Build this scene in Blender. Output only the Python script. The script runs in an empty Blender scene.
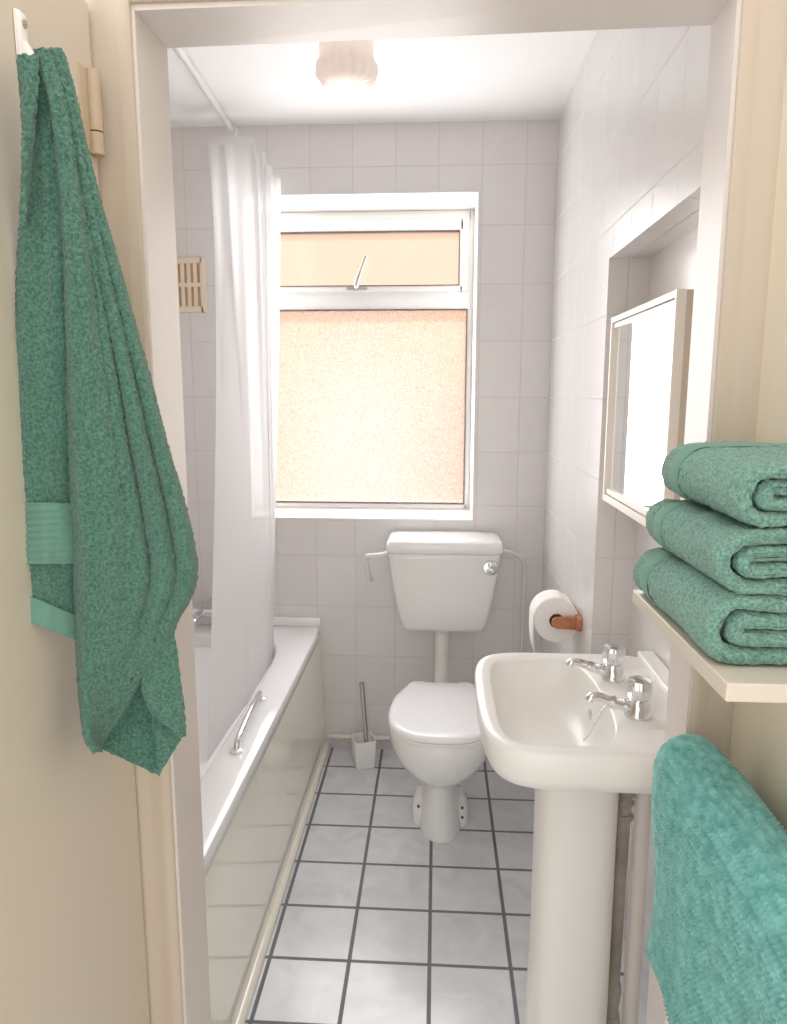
import bpy, bmesh, math, random
from mathutils import Vector, Matrix, noise
random.seed(4)
SC = bpy.context.scene
COL = SC.collection
PI = math.pi

# ------------------------------------------------------------------ camera, world, lights, exposure
CAM = Vector((0.08, -2.6633, 1.381)); F = 722.6; PITCH = 0.1614; YAW = 0.06; ROLL = -0.001
cd = bpy.data.cameras.new('camera'); cam = bpy.data.objects.new('camera', cd); COL.objects.link(cam)
cd.sensor_fit = 'VERTICAL'; cd.sensor_height = 24.0; cd.lens = F * 24.0 / 1024.0; cd.clip_start = 0.02
cam.location = CAM
cam.rotation_mode = 'XYZ'
cam.matrix_world = Matrix.Translation(CAM) @ Matrix.Rotation(YAW, 4, 'Z') @ Matrix.Rotation(PI/2 - PITCH, 4, 'X') @ Matrix.Rotation(-ROLL, 4, 'Z')
SC.camera = cam

world = bpy.data.worlds.new('world'); SC.world = world; world.use_nodes = True
bg = world.node_tree.nodes['Background']
bg.inputs['Color'].default_value = (1.0, 0.985, 0.97, 1); bg.inputs['Strength'].default_value = 1.6

def lamp(name, typ, loc, rot, energy, color, **kw):
    d = bpy.data.lights.new(name, typ); d.energy = energy; d.color = color
    for k, v in kw.items(): setattr(d, k, v)
    o = bpy.data.objects.new(name, d); o.location = loc; o.rotation_euler = rot; COL.objects.link(o); return o
# sun behind the frosted window
lamp('sun', 'SUN', (0, 4, 4), (math.radians(-35), 0, math.radians(-12)), 5.5, (1.0, 0.90, 0.82), angle=math.radians(4))
# daylight that the window sheds into the room (just inside the frosted panes)
lamp('window_daylight', 'AREA', (-0.2, 0.205, 1.5), (math.radians(-90), 0, 0), 11.6, (0.985, 0.99, 1.0), shape='RECTANGLE', size=0.8, size_y=1.1)

vs = SC.view_settings
vs.view_transform = 'Standard'; vs.look = 'None'; vs.gamma = 1.0; vs.use_curve_mapping = False
vs.exposure = 0.32
SC.display_settings.display_device = 'sRGB'
SC.cycles.max_bounces = 14; SC.cycles.diffuse_bounces = 8; SC.cycles.transmission_bounces = 10
SC.cycles.use_denoising = True; SC.cycles.caustics_refractive = False; SC.cycles.sample_clamp_indirect = 6.0

# ------------------------------------------------------------------ helpers
def ray(px, py):
    X = (px - 393.5) / F; U = -(py - 512) / F
    cr, sr = math.cos(ROLL), math.sin(ROLL)
    x = X*cr - U*sr; u = X*sr + U*cr
    cp, sp = math.cos(PITCH), math.sin(PITCH)
    y = cp + u*sp; z = -sp + u*cp
    c, s = math.cos(YAW), math.sin(YAW)
    return Vector((x*c - y*s, x*s + y*c, z))
def at(px, py, d):
    """point seen at a pixel, d metres in front of the camera along the room's depth"""
    r = ray(px, py); return CAM + r * (d / r.y)

def srgb(r, g, b):
    f = lambda c: (c/12.92 if c <= .04045 else ((c+.055)/1.055)**2.4)
    return (f(r/255), f(g/255), f(b/255), 1)

def mat(name, color, rough=0.5, metal=0.0, spec=0.5, coat=0.0, sheen=0.0, bump=None, var=None):
    m = bpy.data.materials.new(name); m.use_nodes = True
    nt = m.node_tree; b = nt.nodes['Principled BSDF']
    b.inputs['Base Color'].default_value = color; b.inputs['Roughness'].default_value = rough
    b.inputs['Metallic'].default_value = metal; b.inputs['Specular IOR Level'].default_value = spec
    b.inputs['Coat Weight'].default_value = coat; b.inputs['Coat Roughness'].default_value = 0.08
    b.inputs['Sheen Weight'].default_value = sheen; b.inputs['Sheen Roughness'].default_value = 0.6
    tc = nt.nodes.new('ShaderNodeTexCoord')
    if var:   # (scale, second colour, detail)
        n = nt.nodes.new('ShaderNodeTexNoise'); n.inputs['Scale'].default_value = var[0]; n.inputs['Detail'].default_value = var[2]
        r = nt.nodes.new('ShaderNodeValToRGB'); r.color_ramp.elements[0].color = color; r.color_ramp.elements[1].color = var[1]
        r.color_ramp.elements[0].position = 0.35; r.color_ramp.elements[1].position = 0.65
        nt.links.new(tc.outputs['Object'], n.inputs['Vector']); nt.links.new(n.outputs['Fac'], r.inputs['Fac'])
        nt.links.new(r.outputs['Color'], b.inputs['Base Color'])
    if bump:  # (scale, strength, distance)
        n = nt.nodes.new('ShaderNodeTexNoise'); n.inputs['Scale'].default_value = bump[0]; n.inputs['Detail'].default_value = 4
        bp = nt.nodes.new('ShaderNodeBump'); bp.inputs['Strength'].default_value = bump[1]; bp.inputs['Distance'].default_value = bump[2]
        nt.links.new(tc.outputs['Object'], n.inputs['Vector']); nt.links.new(n.outputs['Fac'], bp.inputs['Height'])
        nt.links.new(bp.outputs['Normal'], b.inputs['Normal'])
    return m

def tile_mat(name, c1, c2, grout, w, h, mortar, origin, rough, marble=0.0, mscale=6.0, bump=0.4, tripl=True):
    """square grid of tiles; the plane it lies in follows the surface normal"""
    m = bpy.data.materials.new(name); m.use_nodes = True
    nt = m.node_tree; L = nt.links.new; b = nt.nodes['Principled BSDF']
    tc = nt.nodes.new('ShaderNodeTexCoord'); ge = nt.nodes.new('ShaderNodeNewGeometry')
    sp = nt.nodes.new('ShaderNodeSeparateXYZ'); L(tc.outputs['Object'], sp.inputs[0])
    sn = nt.nodes.new('ShaderNodeSeparateXYZ'); L(ge.outputs['True Normal'], sn.inputs[0])
    def mth(op, a, bb=None):
        n = nt.nodes.new('ShaderNodeMath'); n.operation = op
        for i, v in enumerate((a, bb)):
            if v is None: continue
            if isinstance(v, (int, float)): n.inputs[i].default_value = v
            else: L(v, n.inputs[i])
        return n.outputs[0]
    fx = mth('GREATER_THAN', mth('ABSOLUTE', sn.outputs[0]), 0.7)
    fz = mth('GREATER_THAN', mth('ABSOLUTE', sn.outputs[2]), 0.7)
    X, Y, Z = sp.outputs
    ox, oy, oz = origin
    Xo, Yo, Zo = mth('SUBTRACT', X, ox), mth('SUBTRACT', Y, oy), mth('SUBTRACT', Z, oz)
    def mixv(f, a, c):  # f? c : a
        return mth('ADD', mth('MULTIPLY', a, mth('SUBTRACT', 1.0, f)), mth('MULTIPLY', c, f))
    u = mixv(fx, Xo, Yo); v = mixv(fz, Zo, Yo)
    cb = nt.nodes.new('ShaderNodeCombineXYZ'); L(u, cb.inputs[0]); L(v, cb.inputs[1])
    br = nt.nodes.new('ShaderNodeTexBrick'); br.offset = 0.0; br.squash = 1.0
    br.inputs['Scale'].default_value = 1.0; br.inputs['Brick Width'].default_value = w; br.inputs['Row Height'].default_value = h
    br.inputs['Mortar Size'].default_value = mortar; br.inputs['Mortar Smooth'].default_value = 0.15; br.inputs['Bias'].default_value = 0.0
    br.inputs['Color1'].default_value = c1; br.inputs['Color2'].default_value = c2; br.inputs['Mortar'].default_value = grout
    L(cb.outputs[0], br.inputs['Vector'])
    colr = br.outputs['Color']
    if marble:
        n = nt.nodes.new('ShaderNodeTexNoise'); n.inputs['Scale'].default_value = mscale; n.inputs['Detail'].default_value = 6
        n.inputs['Distortion'].default_value = 1.2; L(tc.outputs['Object'], n.inputs['Vector'])
        r = nt.nodes.new('ShaderNodeValToRGB'); r.color_ramp.elements[0].position = 0.3; r.color_ramp.elements[1].position = 0.68
        r.color_ramp.elements[0].color = (1-marble, 1-marble, 1-marble*0.9, 1); r.color_ramp.elements[1].color = (1, 1, 1, 1)
        L(n.outputs['Fac'], r.inputs['Fac'])
        mx = nt.nodes.new('ShaderNodeMix'); mx.data_type = 'RGBA'; mx.blend_type = 'MULTIPLY'; mx.inputs[0].default_value = 1.0
        L(colr, mx.inputs[6]); L(r.outputs['Color'], mx.inputs[7]); colr = mx.outputs[2]
    L(colr, b.inputs['Base Color'])
    rr = mth('ADD', rough, mth('MULTIPLY', br.outputs['Fac'], 0.5)); L(rr, b.inputs['Roughness'])
    bp = nt.nodes.new('ShaderNodeBump'); bp.inputs['Strength'].default_value = bump; bp.inputs['Distance'].default_value = 0.002; bp.invert = True
    L(br.outputs['Fac'], bp.inputs['Height']); L(bp.outputs['Normal'], b.inputs['Normal'])
    return m

def link(name, bm, m, parent=None, smooth=None, loc=None):
    me = bpy.data.meshes.new(name)
    bmesh.ops.recalc_face_normals(bm, faces=bm.faces)
    bm.to_mesh(me); bm.free()
    ms = m if isinstance(m, (list, tuple)) else [m]
    for x in ms: me.materials.append(x)
    if smooth is not None:
        for p in me.polygons: p.use_smooth = True
        try: me.set_sharp_from_angle(angle=math.radians(smooth))
        except Exception: pass
    o = bpy.data.objects.new(name, me); COL.objects.link(o)
    if parent is not None:
        o.parent = parent
        o.matrix_parent_inverse = Matrix.Translation(-parent.location)
    return o
def thing(name, label, cat, loc, group=None):
    o = bpy.data.objects.new(name, None); COL.objects.link(o); o.location = loc
    o.empty_display_size = 0.05
    tag(o, label, cat, group); return o
def tag(o, label, cat, group=None):
    o['label'] = label; o['category'] = cat
    if group: o['group'] = group
    return o
def struct(o): o['kind'] = 'structure'; return o

def B(): return bmesh.new()
def box(bm, x0, x1, y0, y1, z0, z1, bev=0.0, seg=2):
    r = bmesh.ops.create_cube(bm, size=1.0)
    vs_ = r['verts']
    for v in vs_:
        v.co = Vector(((x0+x1)/2 + v.co.x*(x1-x0), (y0+y1)/2 + v.co.y*(y1-y0), (z0+z1)/2 + v.co.z*(z1-z0)))
    if bev > 0:
        es = list({e for v in vs_ for e in v.link_edges})
        bmesh.ops.bevel(bm, geom=es, offset=bev, segments=seg, profile=0.5, affect='EDGES')
    return bm
def rings(bm, rs, cap0=True, cap1=True, closed=True):
    """loft a list of equal-length rings of points"""
    V = [[bm.verts.new(p) for p in r] for r in rs]
    n = len(V[0])
    for a, c in zip(V[:-1], V[1:]):
        for i in range(n if closed else n-1):
            j = (i+1) % n
            bm.faces.new((a[i], a[j], c[j], c[i]))
    if cap0: bm.faces.new(V[0][::-1])
    if cap1: bm.faces.new(V[-1])
    return V
def tube(bm, pts, r, n=14, cap=True):
    pts = [Vector(p) for p in pts]; rs = []
    rr = r if isinstance(r, (list, tuple)) else [r]*len(pts)
    up = None
    for i, p in enumerate(pts):
        t = (pts[min(i+1, len(pts)-1)] - pts[max(i-1, 0)]).normalized()
        if up is None:
            a = Vector((0, 0, 1)) if abs(t.z) < 0.9 else Vector((1, 0, 0))
            up = (a - t*a.dot(t)).normalized()
        else: up = (up - t*up.dot(t)).normalized()
        s = t.cross(up)
        rs.append([p + rr[i]*(math.cos(2*PI*k/n)*up + math.sin(2*PI*k/n)*s) for k in range(n)])
    rings(bm, rs, cap, cap); return bm
def smoothpath(pts, sub=6):
    pts = [Vector(p) for p in pts]; out = []
    for i in range(len(pts)-1):
        p0 = pts[max(i-1, 0)]; p1 = pts[i]; p2 = pts[i+1]; p3 = pts[min(i+2, len(pts)-1)]
        for k in range(sub):
            t = k/sub
            out.append(0.5*((2*p1) + (p2-p0)*t + (2*p0-5*p1+4*p2-p3)*t*t + (3*p1-p0-3*p2+p3)*t**3))
    out.append(pts[-1]); return out
def lathe(bm, prof, c, axis='Z', n=32, wob=None):
    """prof: (radius, height) pairs"""
    rs = []
    for k, (r, h) in enumerate(prof):
        ring = []
        for i in range(n):
            a = 2*PI*i/n; q = r
            if wob: q = r*(1 + wob[k][0]*math.cos(wob[k][1]*a)); hh = h + wob[k][2]*math.cos(wob[k][1]*a*1.0 + 1)
            else: hh = h
            x, y = q*math.cos(a), q*math.sin(a)
            p = (x, y, hh) if axis == 'Z' else ((hh, x, y) if axis == 'X' else (x, hh, y))
            ring.append(Vector(c) + Vector(p))
        rs.append(ring)
    rings(bm, rs); return bm
def sell(cx, cy, z, rx, ry, n=4.0, N=48):
    """superellipse ring"""
    out = []
    for i in range(N):
        a = 2*PI*i/N; c, s = math.cos(a), math.sin(a)
        out.append(Vector((cx + rx*math.copysign(abs(c)**(2/n), c), cy + ry*math.copysign(abs(s)**(2/n), s), z)))
    return out
def interp(tab, x):
    if x <= tab[0][0]: return tab[0][1]
    for (a, p), (b, q) in zip(tab[:-1], tab[1:]):
        if x <= b: return p + (q-p)*(x-a)/(b-a)
    return tab[-1][1]
def sinterp(tab, x):
    xs = [t[0] for t in tab]
    if x <= xs[0]: return tab[0][1]
    if x >= xs[-1]: return tab[-1][1]
    for i in range(len(tab)-1):
        if x <= xs[i+1]:
            p1, p2 = tab[i][1], tab[i+1][1]; h = xs[i+1]-xs[i]; t = (x-xs[i])/h
            m1 = (p2-tab[i-1][1])/(xs[i+1]-xs[i-1])*h if i > 0 else (p2-p1)
            m2 = (tab[i+2][1]-p1)/(xs[i+2]-xs[i])*h if i+2 < len(tab) else (p2-p1)
            return (2*t**3-3*t*t+1)*p1 + (t**3-2*t*t+t)*m1 + (-2*t**3+3*t*t)*p2 + (t**3-t*t)*m2
def grid(bm, fn, nu, nv):
    V = [[bm.verts.new(fn(i/nu, j/nv)) for i in range(nu+1)] for j in range(nv+1)]
    for j in range(nv):
        for i in range(nu): bm.faces.new((V[j][i], V[j][i+1], V[j+1][i+1], V[j+1][i]))
    return V
def fuzz(o, strength=0.004, scale=0.005, thick=0.0):
    if thick:
        s = o.modifiers.new('thickness', 'SOLIDIFY'); s.thickness = thick; s.offset = 0.0
    t = bpy.data.textures.new('pile', 'CLOUDS'); t.noise_scale = scale; t.noise_depth = 1
    d = o.modifiers.new('pile', 'DISPLACE'); d.texture = t; d.strength = strength; d.mid_level = 0.5; d.texture_coords = 'LOCAL'

# ------------------------------------------------------------------ materials
M_wtile = tile_mat('wall_tile', srgb(230, 227, 226), srgb(227, 224, 223), srgb(211, 207, 206), 0.150, 0.198, 0.0016, (-0.5234, 0.0, 2.1625-0.198*12), 0.24, marble=0.03, mscale=9, bump=0.5)
M_floor = tile_mat('floor_tile', srgb(226, 228, 232), srgb(221, 223, 227), srgb(120, 122, 128), 0.1978, 0.1874, 0.0052, (-0.3207-0.1978*10, -0.34-0.1874*20, 0), 0.18, marble=0.15, mscale=9, bump=0.5)
M_ceil = mat('ceiling_paint', srgb(246, 246, 246), 0.8)
M_white = mat('white_gloss_paint', srgb(240, 236, 232), 0.35)
M_jamb = mat('white_jamb_paint', srgb(214, 205, 199), 0.4, bump=(60, 0.04, 0.001))
M_hall = mat('cream_hall_paint', srgb(199, 185, 168), 0.6, bump=(120, 0.05, 0.001))
M_door = mat('cream_door_paint', srgb(211, 200, 185), 0.42, bump=(8, 0.06, 0.002))
M_rail = mat('white_rail_enamel', srgb(226, 222, 220), 0.3)
M_hinge = mat('painted_hinge', srgb(192, 172, 148), 0.4)
M_upvc = mat('white_upvc', srgb(240, 242, 241), 0.25)
M_gasket = mat('grey_gasket', srgb(110, 105, 100), 0.6)
M_cer = mat('white_ceramic', srgb(238, 238, 236), 0.12, coat=0.4)
M_basin = mat('ivory_ceramic', srgb(243, 241, 236), 0.28, coat=0.12)
M_seat = mat('white_seat_plastic', srgb(244, 244, 247), 0.2)
M_bath = mat('white_acrylic', srgb(244, 244, 246), 0.14, coat=0.3)
M_panel = mat('cream_panel', srgb(246, 243, 230), 0.10, coat=0.6)
M_chrome = mat('chrome', (0.80, 0.80, 0.82, 1), 0.10, metal=1.0)
M_steel = mat('brushed_steel', (0.55, 0.52, 0.50, 1), 0.3, metal=1.0)
M_black = mat('black_rubber', (0.02, 0.02, 0.02, 1), 0.5)
M_dark = mat('dark_void', (0.10, 0.085, 0.07, 1), 0.8)
M_plast = mat('white_plastic', srgb(238, 236, 232), 0.3)
M_pipe = mat('painted_pipe', srgb(232, 226, 220), 0.35)
M_waste = mat('grey_waste_pipe', srgb(176, 168, 158), 0.5, var=(14, srgb(150, 142, 132), 3))
M_vent = mat('cream_vent_plastic', srgb(236, 220, 200), 0.45)
M_wood = mat('orange_pine', srgb(178, 112, 74), 0.35, var=(26, srgb(204, 140, 98), 3))
M_paper = mat('tissue_paper', srgb(246, 244, 242), 0.95, bump=(180, 0.1, 0.001))
M_mirror = mat('mirror_glass', (0.93, 0.95, 0.94, 1), 0.0, metal=1.0)
M_cab = mat('white_cabinet', srgb(238, 230, 220), 0.35)
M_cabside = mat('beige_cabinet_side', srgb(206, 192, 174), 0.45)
M_shelf = mat('white_shelf_board', srgb(212, 202, 188), 0.35)
M_brick = None
def towel_mat(name, c1, c2, scale, bd):
    m = mat(name, c1, 0.95, spec=0.1, sheen=0.35, var=(scale, c2, 2), bump=(scale*1.6, 0.9, bd))
    m.node_tree.nodes['Principled BSDF'].inputs['Sheen Tint'].default_value = (0.85, 0.95, 0.92, 1)
    return m
M_towel = towel_mat('green_terry', srgb(60, 106, 90), srgb(94, 142, 125), 320, 0.004)
M_towel2 = towel_mat('sea_green_terry', srgb(92, 138, 123), srgb(136, 180, 164), 330, 0.004)
M_band = mat('green_woven_band', srgb(104, 148, 132), 0.8, spec=0.2, sheen=0.2, bump=(300, 0.3, 0.001))
M_mat = towel_mat('teal_chenille', srgb(90, 156, 150), srgb(124, 188, 182), 60, 0.001)

def curtain_material():
    m = bpy.data.materials.new('sheer_curtain'); m.use_nodes = True; nt = m.node_tree; L = nt.links.new
    nt.nodes.remove(nt.nodes['Principled BSDF']); out = nt.nodes['Material Output']
    d = nt.nodes.new('ShaderNodeBsdfDiffuse'); d.inputs[0].default_value = srgb(240, 239, 239)
    t = nt.nodes.new('ShaderNodeBsdfTranslucent'); t.inputs[0].default_value = srgb(232, 231, 232)
    tr = nt.nodes.new('ShaderNodeBsdfTransparent')
    a = nt.nodes.new('ShaderNodeMixShader'); a.inputs[0].default_value = 0.5; L(d.outputs[0], a.inputs[1]); L(t.outputs[0], a.inputs[2])
    c = nt.nodes.new('ShaderNodeMixShader'); c.inputs[0].default_value = 0.10; L(a.outputs[0], c.inputs[1]); L(tr.outputs[0], c.inputs[2])
    L(c.outputs[0], out.inputs[0]); return m
M_curtain = curtain_material()
def pane_material(name, rough, bump, scale, dist=.004, etch=(.17, .19), tint=(.96, .93, .92, 1)):
    m = bpy.data.materials.new(name); m.use_nodes = True; nt = m.node_tree; L = nt.links.new
    nt.nodes.remove(nt.nodes['Principled BSDF']); out = nt.nodes['Material Output']
    tc = nt.nodes.new('ShaderNodeTexCoord')
    n = nt.nodes.new('ShaderNodeTexNoise'); n.inputs['Scale'].default_value = scale; n.inputs['Detail'].default_value = 3; n.inputs['Distortion'].default_value = 1.5
    L(tc.outputs['Object'], n.inputs['Vector'])
    bp = nt.nodes.new('ShaderNodeBump'); bp.inputs['Strength'].default_value = bump; bp.inputs['Distance'].default_value = dist
    L(n.outputs['Fac'], bp.inputs['Height'])
    rf = nt.nodes.new('ShaderNodeBsdfRefraction'); rf.inputs['Roughness'].default_value = rough; rf.inputs['IOR'].default_value = 1.25
    rf.inputs['Color'].default_value = tint; L(bp.outputs[0], rf.inputs['Normal'])
    tl = nt.nodes.new('ShaderNodeBsdfTranslucent'); tl.inputs[0].default_value = srgb(248, 228, 222)
    L(bp.outputs[0], tl.inputs['Normal'])
    a = nt.nodes.new('ShaderNodeMixShader'); 
    mr = nt.nodes.new('ShaderNodeMapRange'); mr.inputs[1].default_value = .36; mr.inputs[2].default_value = .64; mr.inputs[3].default_value = etch[0]; mr.inputs[4].default_value = etch[1]
    L(n.outputs['Fac'], mr.inputs[0]); L(mr.outputs[0], a.inputs[0]); L(rf.outputs[0], a.inputs[1]); L(tl.outputs[0], a.inputs[2])
    g = nt.nodes.new('ShaderNodeBsdfGlossy'); g.inputs['Roughness'].default_value = 0.15; L(bp.outputs[0], g.inputs['Normal'])
    c = nt.nodes.new('ShaderNodeMixShader'); c.inputs[0].default_value = 0.05; L(a.outputs[0], c.inputs[1]); L(g.outputs[0], c.inputs[2])
    L(c.outputs[0], out.inputs[0]); return m
M_pane_top = pane_material('smooth_frosted_glass', 0.30, 0.15, 30, tint=(.90, .89, .89, 1))
M_pane = pane_material('patterned_frosted_glass', 0.16, 1.0, 95, .008, (.19, .36))

# ------------------------------------------------------------------ room shell
XL, XR, XN = -1.06, 0.480, 0.575          # left wall, right wall, back of the recess in the right wall
YF, YH = -1.64, -1.74                     # bathroom face and hall face of the door wall
ZC = 2.3026
WX0, WX1, WZ0, WZ1 = -0.62, 0.217, 0.915, 2.076

b = B(); box(b, XL-.1, 0.9, -3.2, 0.33, -0.06, 0.0); struct(link('floor', b, M_floor))
b = B(); box(b, XL-.1, 0.9, YH, 0.33, ZC, ZC+.06); struct(link('ceiling', b, M_ceil))
b = B()
box(b, XL-.1, WX0, 0, .33, 0, ZC); box(b, WX1, 0.9, 0, .33, 0, ZC)
box(b, WX0, WX1, 0, .33, 0, WZ0); box(b, WX0, WX1, 0, .33, WZ1, ZC)
struct(link('wall_back', b, M_wtile))
b = B(); box(b, XL-.1, XL, YH, 0, 0, ZC); struct(link('wall_left', b, M_wtile))
b = B()
box(b, XR, .9, -.86, 0, 0, ZC); box(b, XR, .9, YF, -.86, 1.697, ZC); box(b, XN, .9, YF, -.86, 0, 1.697)
struct(link('wall_right', b, M_wtile))
JL, JR, JT = -0.283, 0.414, 1.832         # door opening
b = B()
box(b, XL-.1, JL-.022, YH, YF, 0, ZC); box(b, JR+.022, .9, YH, YF, 0, ZC); box(b, JL-.022, JR+.022, YH, YF, JT+.022, ZC)
struct(link('wall_front', b, M_hall))
# white lining of the doorway
b = B()
box(b, JL-.022, JL, YH-.004, YF+.004, 0, JT+.022, .002)
def quadprism(bm, lo, hi): rings(bm, [[Vector(p) for p in lo], [Vector(p) for p in hi]])
q = [(JR-.001, YH-.004), (JR+.022, YH-.004), (JR+.022, YF+.004), (JR+.008, YF+.004)]
quadprism(b, [(x, y, 0) for x, y in q], [(x, y, JT+.022) for x, y in q])
quadprism(b, [(JL, YH-.004, JT-.003), (JR+.008, YH-.004, JT+.003), (JR+.008, YF+.004, JT+.012), (JL, YF+.004, JT+.003)], [(JL, YH-.004, JT+.022), (JR+.008, YH-.004, JT+.022), (JR+.008, YF+.004, JT+.022), (JL, YF+.004, JT+.022)])
struct(link('trim_1', b, M_jamb))
# moulded cream architrave on the hall side
def architrave(bm, pts, prof, inward):
    """sweep a flat profile (offset from opening, thickness) round the opening"""
    rs = []
    for (x, z, dx, dz) in pts:
        rs.append([Vector((x + dx*o, YH - .004 - t, z + dz*o)) for o, t in prof])
    rings(bm, rs)
b = B()
prof = [(0.000, 0.0), (0.000, 0.005), (0.002, 0.007), (0.015, 0.008), (0.019, 0.006), (0.032, 0.007), (0.040, 0.010), (0.045, 0.011), (0.0505, 0.009), (0.0505, 0.0)]
architrave(b, [(JL-.004, 0, -1, 0), (JL-.004, JT+.004, -1, 1), (JR+.004, JT+.004, 1, 1), (JR+.004, 0, 1, 0)], prof, True)
struct(link('trim_2', b, M_hall, smooth=50))
# hall side wall on the right
b = B(); box(b, .468, .56, -3.1, YH-.004, 0, 2.3); struct(link('wall_hall_right', b, mat('hall_paint_side_lit', srgb(228, 217, 196), 0.6, bump=(120, 0.05, 0.001))))  # hall cream made paler to carry side light on this wall
# white boards lining the window recess
b = B()
box(b, WX0, WX1, -.004, .235, WZ0, WZ0+.008, .002); box(b, WX0, WX1, -.002, .235, WZ1-.004, WZ1); box(b, WX1-.004, WX1, -.002, .235, WZ0+.008, WZ1-.004); box(b, WX0, WX0+.004, -.002, .235, WZ0+.008, WZ1-.004)
struct(link('trim_3', b, M_white))
# white seal bead where bath meets the back wall, pipe-like bead at the foot of the wall
b = B(); box(b, XL+.001, -.360, -.014, -.0005, .499, .533, .004); struct(link('trim_4', b, M_bath, smooth=40))

# ------------------------------------------------------------------ window
def frame(bm, x0, x1, z0, z1, y0, y1, wl, wr, wb, wt, bev=.004):
    box(bm, x0, x0+wl, y0, y1, z0, z1, bev); box(bm, x1-wr, x1, y0, y1, z0, z1, bev)
    box(bm, x0+wl*.5, x1-wr*.5, y0, y1, z0, z0+wb, bev); box(bm, x0+wl*.5, x1-wr*.5, y0, y1, z1-wt, z1, bev)
TZ = 1.742
b = B(); frame(b, WX0+.004, WX1-.004, WZ0+.008, WZ1-.004, .235, .30, .022, .022, .022, .040)
box(b, WX0+.01, WX1-.01, .2345, .30, TZ-.036, TZ+.034, .004)
win = struct(link('window_1', b, M_upvc, smooth=35))
b = B(); frame(b, WX0+.022, WX1-.024, TZ+.030, WZ1-.040, .222, .28, .030, .036, .024, .042, .006); sash = link('sash', b, M_upvc, win, 35)
b = B(); frame(b, WX0+.050, WX1-.059, TZ+.052, WZ1-.080, .219, .24, .003, .003, .003, .003, 0); link('gasket', b, M_gasket, sash)
b = B(); box(b, WX0+.05, WX1-.058, .256, .262, TZ+.05, WZ1-.078); link('pane', b, M_pane_top, sash)
b = B(); frame(b, WX0+.025, WX1-.025, WZ0+.028, TZ-.034, .231, .25, .004, .004, .004, .004, 0); link('gasket', b, M_gasket, win)
b = B(); box(b, WX0+.026, WX1-.026, .262, .268, WZ0+.029, TZ-.035); link('pane', b, M_pane, win)
# stay handle on the top light
b = B(); box(b, -.275, -.195, .206, .222, TZ+.038, TZ+.048, .004); tube(b, smoothpath([(-.237, .212, TZ+.046), (-.234, .196, TZ+.062), (-.220, .190, TZ+.10), (-.197, .188, TZ+.158)]), [.009]*6+[.0075]*6+[.006]*7, 10)
link('stay_handle', b, mat('grey_metal', srgb(176, 172, 168), .35, .3), sash, 40)

# outdoors: neighbour's wall, with boxes added to vary the pane's tint
mo = mat('peach_render', srgb(244, 208, 182), 0.9)
b = B(); box(b, -4, 1.2, 1.9, 2.1, -0.5, 2.75); struct(link('wall_outside', b, mo))
b = B(); box(b, -.78, .02, 1.86, 1.9, -.5, 1.62); struct(link('added_white_panel', b, mat('white_panel_paint', srgb(255, 252, 250), .8)))  # white box added to whiten the middle of the frosted pane
b = B(); box(b, .06, .62, 1.80, 1.9, -.5, 1.30); struct(link('added_pink_block', b, mat('pink_block_paint', srgb(244, 186, 170), .9)))  # pink box added to redden the pane towards its lower right
b = B(); box(b, -4, 4, .34, 5, -.6, -.5); struct(link('ground_outside', b, mat('pale_paving', srgb(225, 215, 205), .9)))

# ------------------------------------------------------------------ bath
bath = thing('bathtub', 'long white bathtub along the left wall with cream side panel', 'bathtub', (-.71, -.82, 0))
b = B()
N = 72; cxb, cyb = (XL-.358)/2, YF/2
def brect(z, ins, n=28): return sell(cxb, cyb, z, (-.358-XL)/2-ins-.001, -YF/2-ins-.002, n, N)
def binner(z, rx, y0, y1, n): return sell(cxb-.005, (y0+y1)/2, z, rx, (y1-y0)/2, n, N)
rings(b, [brect(.456, .006), brect(.456, .001), brect(.457, .0), brect(.4965, .0), brect(.499, .001), brect(.500, .003),
          binner(.500, .262, -1.50, -.125, 5), binner(.496, .257, -1.495, -.130, 5), binner(.485, .252, -1.488, -.137, 5), binner(.40, .242, -1.46, -.150, 4.6),
          binner(.28, .225, -1.38, -.165, 4.2), binner(.20, .205, -1.31, -.185, 3.8), binner(.172, .175, -1.25, -.215, 3.5), binner(.165, .12, -1.1, -.28, 3)], True, True)
link('tub', b, M_bath, bath, 50)
b = B()
v = [(-.3655, YF+.002, .470), (-.3655, -.002, .470), (-.345, -.002, 0.001), (-.345, YF+.002, .001)]
rings(b, [[Vector(p) for p in v], [Vector(p) - Vector((.016, 0, 0)) for p in v]])
link('side_panel', b, M_panel, bath)
b = B()
pr = [(-.3455, .0005), (-.332, .0005), (-.331, .008), (-.334, .016), (-.341, .022), (-.3462, .023)]
rings(b, [[Vector((x, YF+.003, z)) for x, z in pr], [Vector((x, -.003, z)) for x, z in pr]])
link('panel_batten', b, M_panel, bath, 40)
b = B(); tube(b, smoothpath([(-.428, -.690, .499), (-.427, -.697, .518), (-.424, -.725, .528), (-.418, -.85, .532), (-.413, -.965, .528), (-.412, -.995, .518), (-.412, -1.005, .499)]), .008, 12)
for y, x in ((-.690, -.428), (-1.005, -.412)): lathe(b, [(.016, .499), (.017, .503), (.012, .507)], (x, y, 0), n=20)
link('grab_handle', b, M_chrome, bath, 50)
b = B(); lathe(b, [(.030, .166), (.032, .171), (.028, .174), (.022, .173)], (-.722, -.34, 0), n=24); dr = link('waste', b, M_chrome, bath, 40)
b = B(); lathe(b, [(.021, .172), (.021, .177), (.016, .181), (.006, .181)], (-.722, -.34, 0), n=20); link('plug', b, M_black, dr, 40)
b = B()
for x in (-.86, -.745):
    lathe(b, [(.024, .500), (.025, .506), (.016, .512), (.014, .545), (.017, .560)], (x, -.07, 0), n=20)
tube(b, [(-.88, -.07, .565), (-.725, -.07, .565)], .017, 16)
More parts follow.
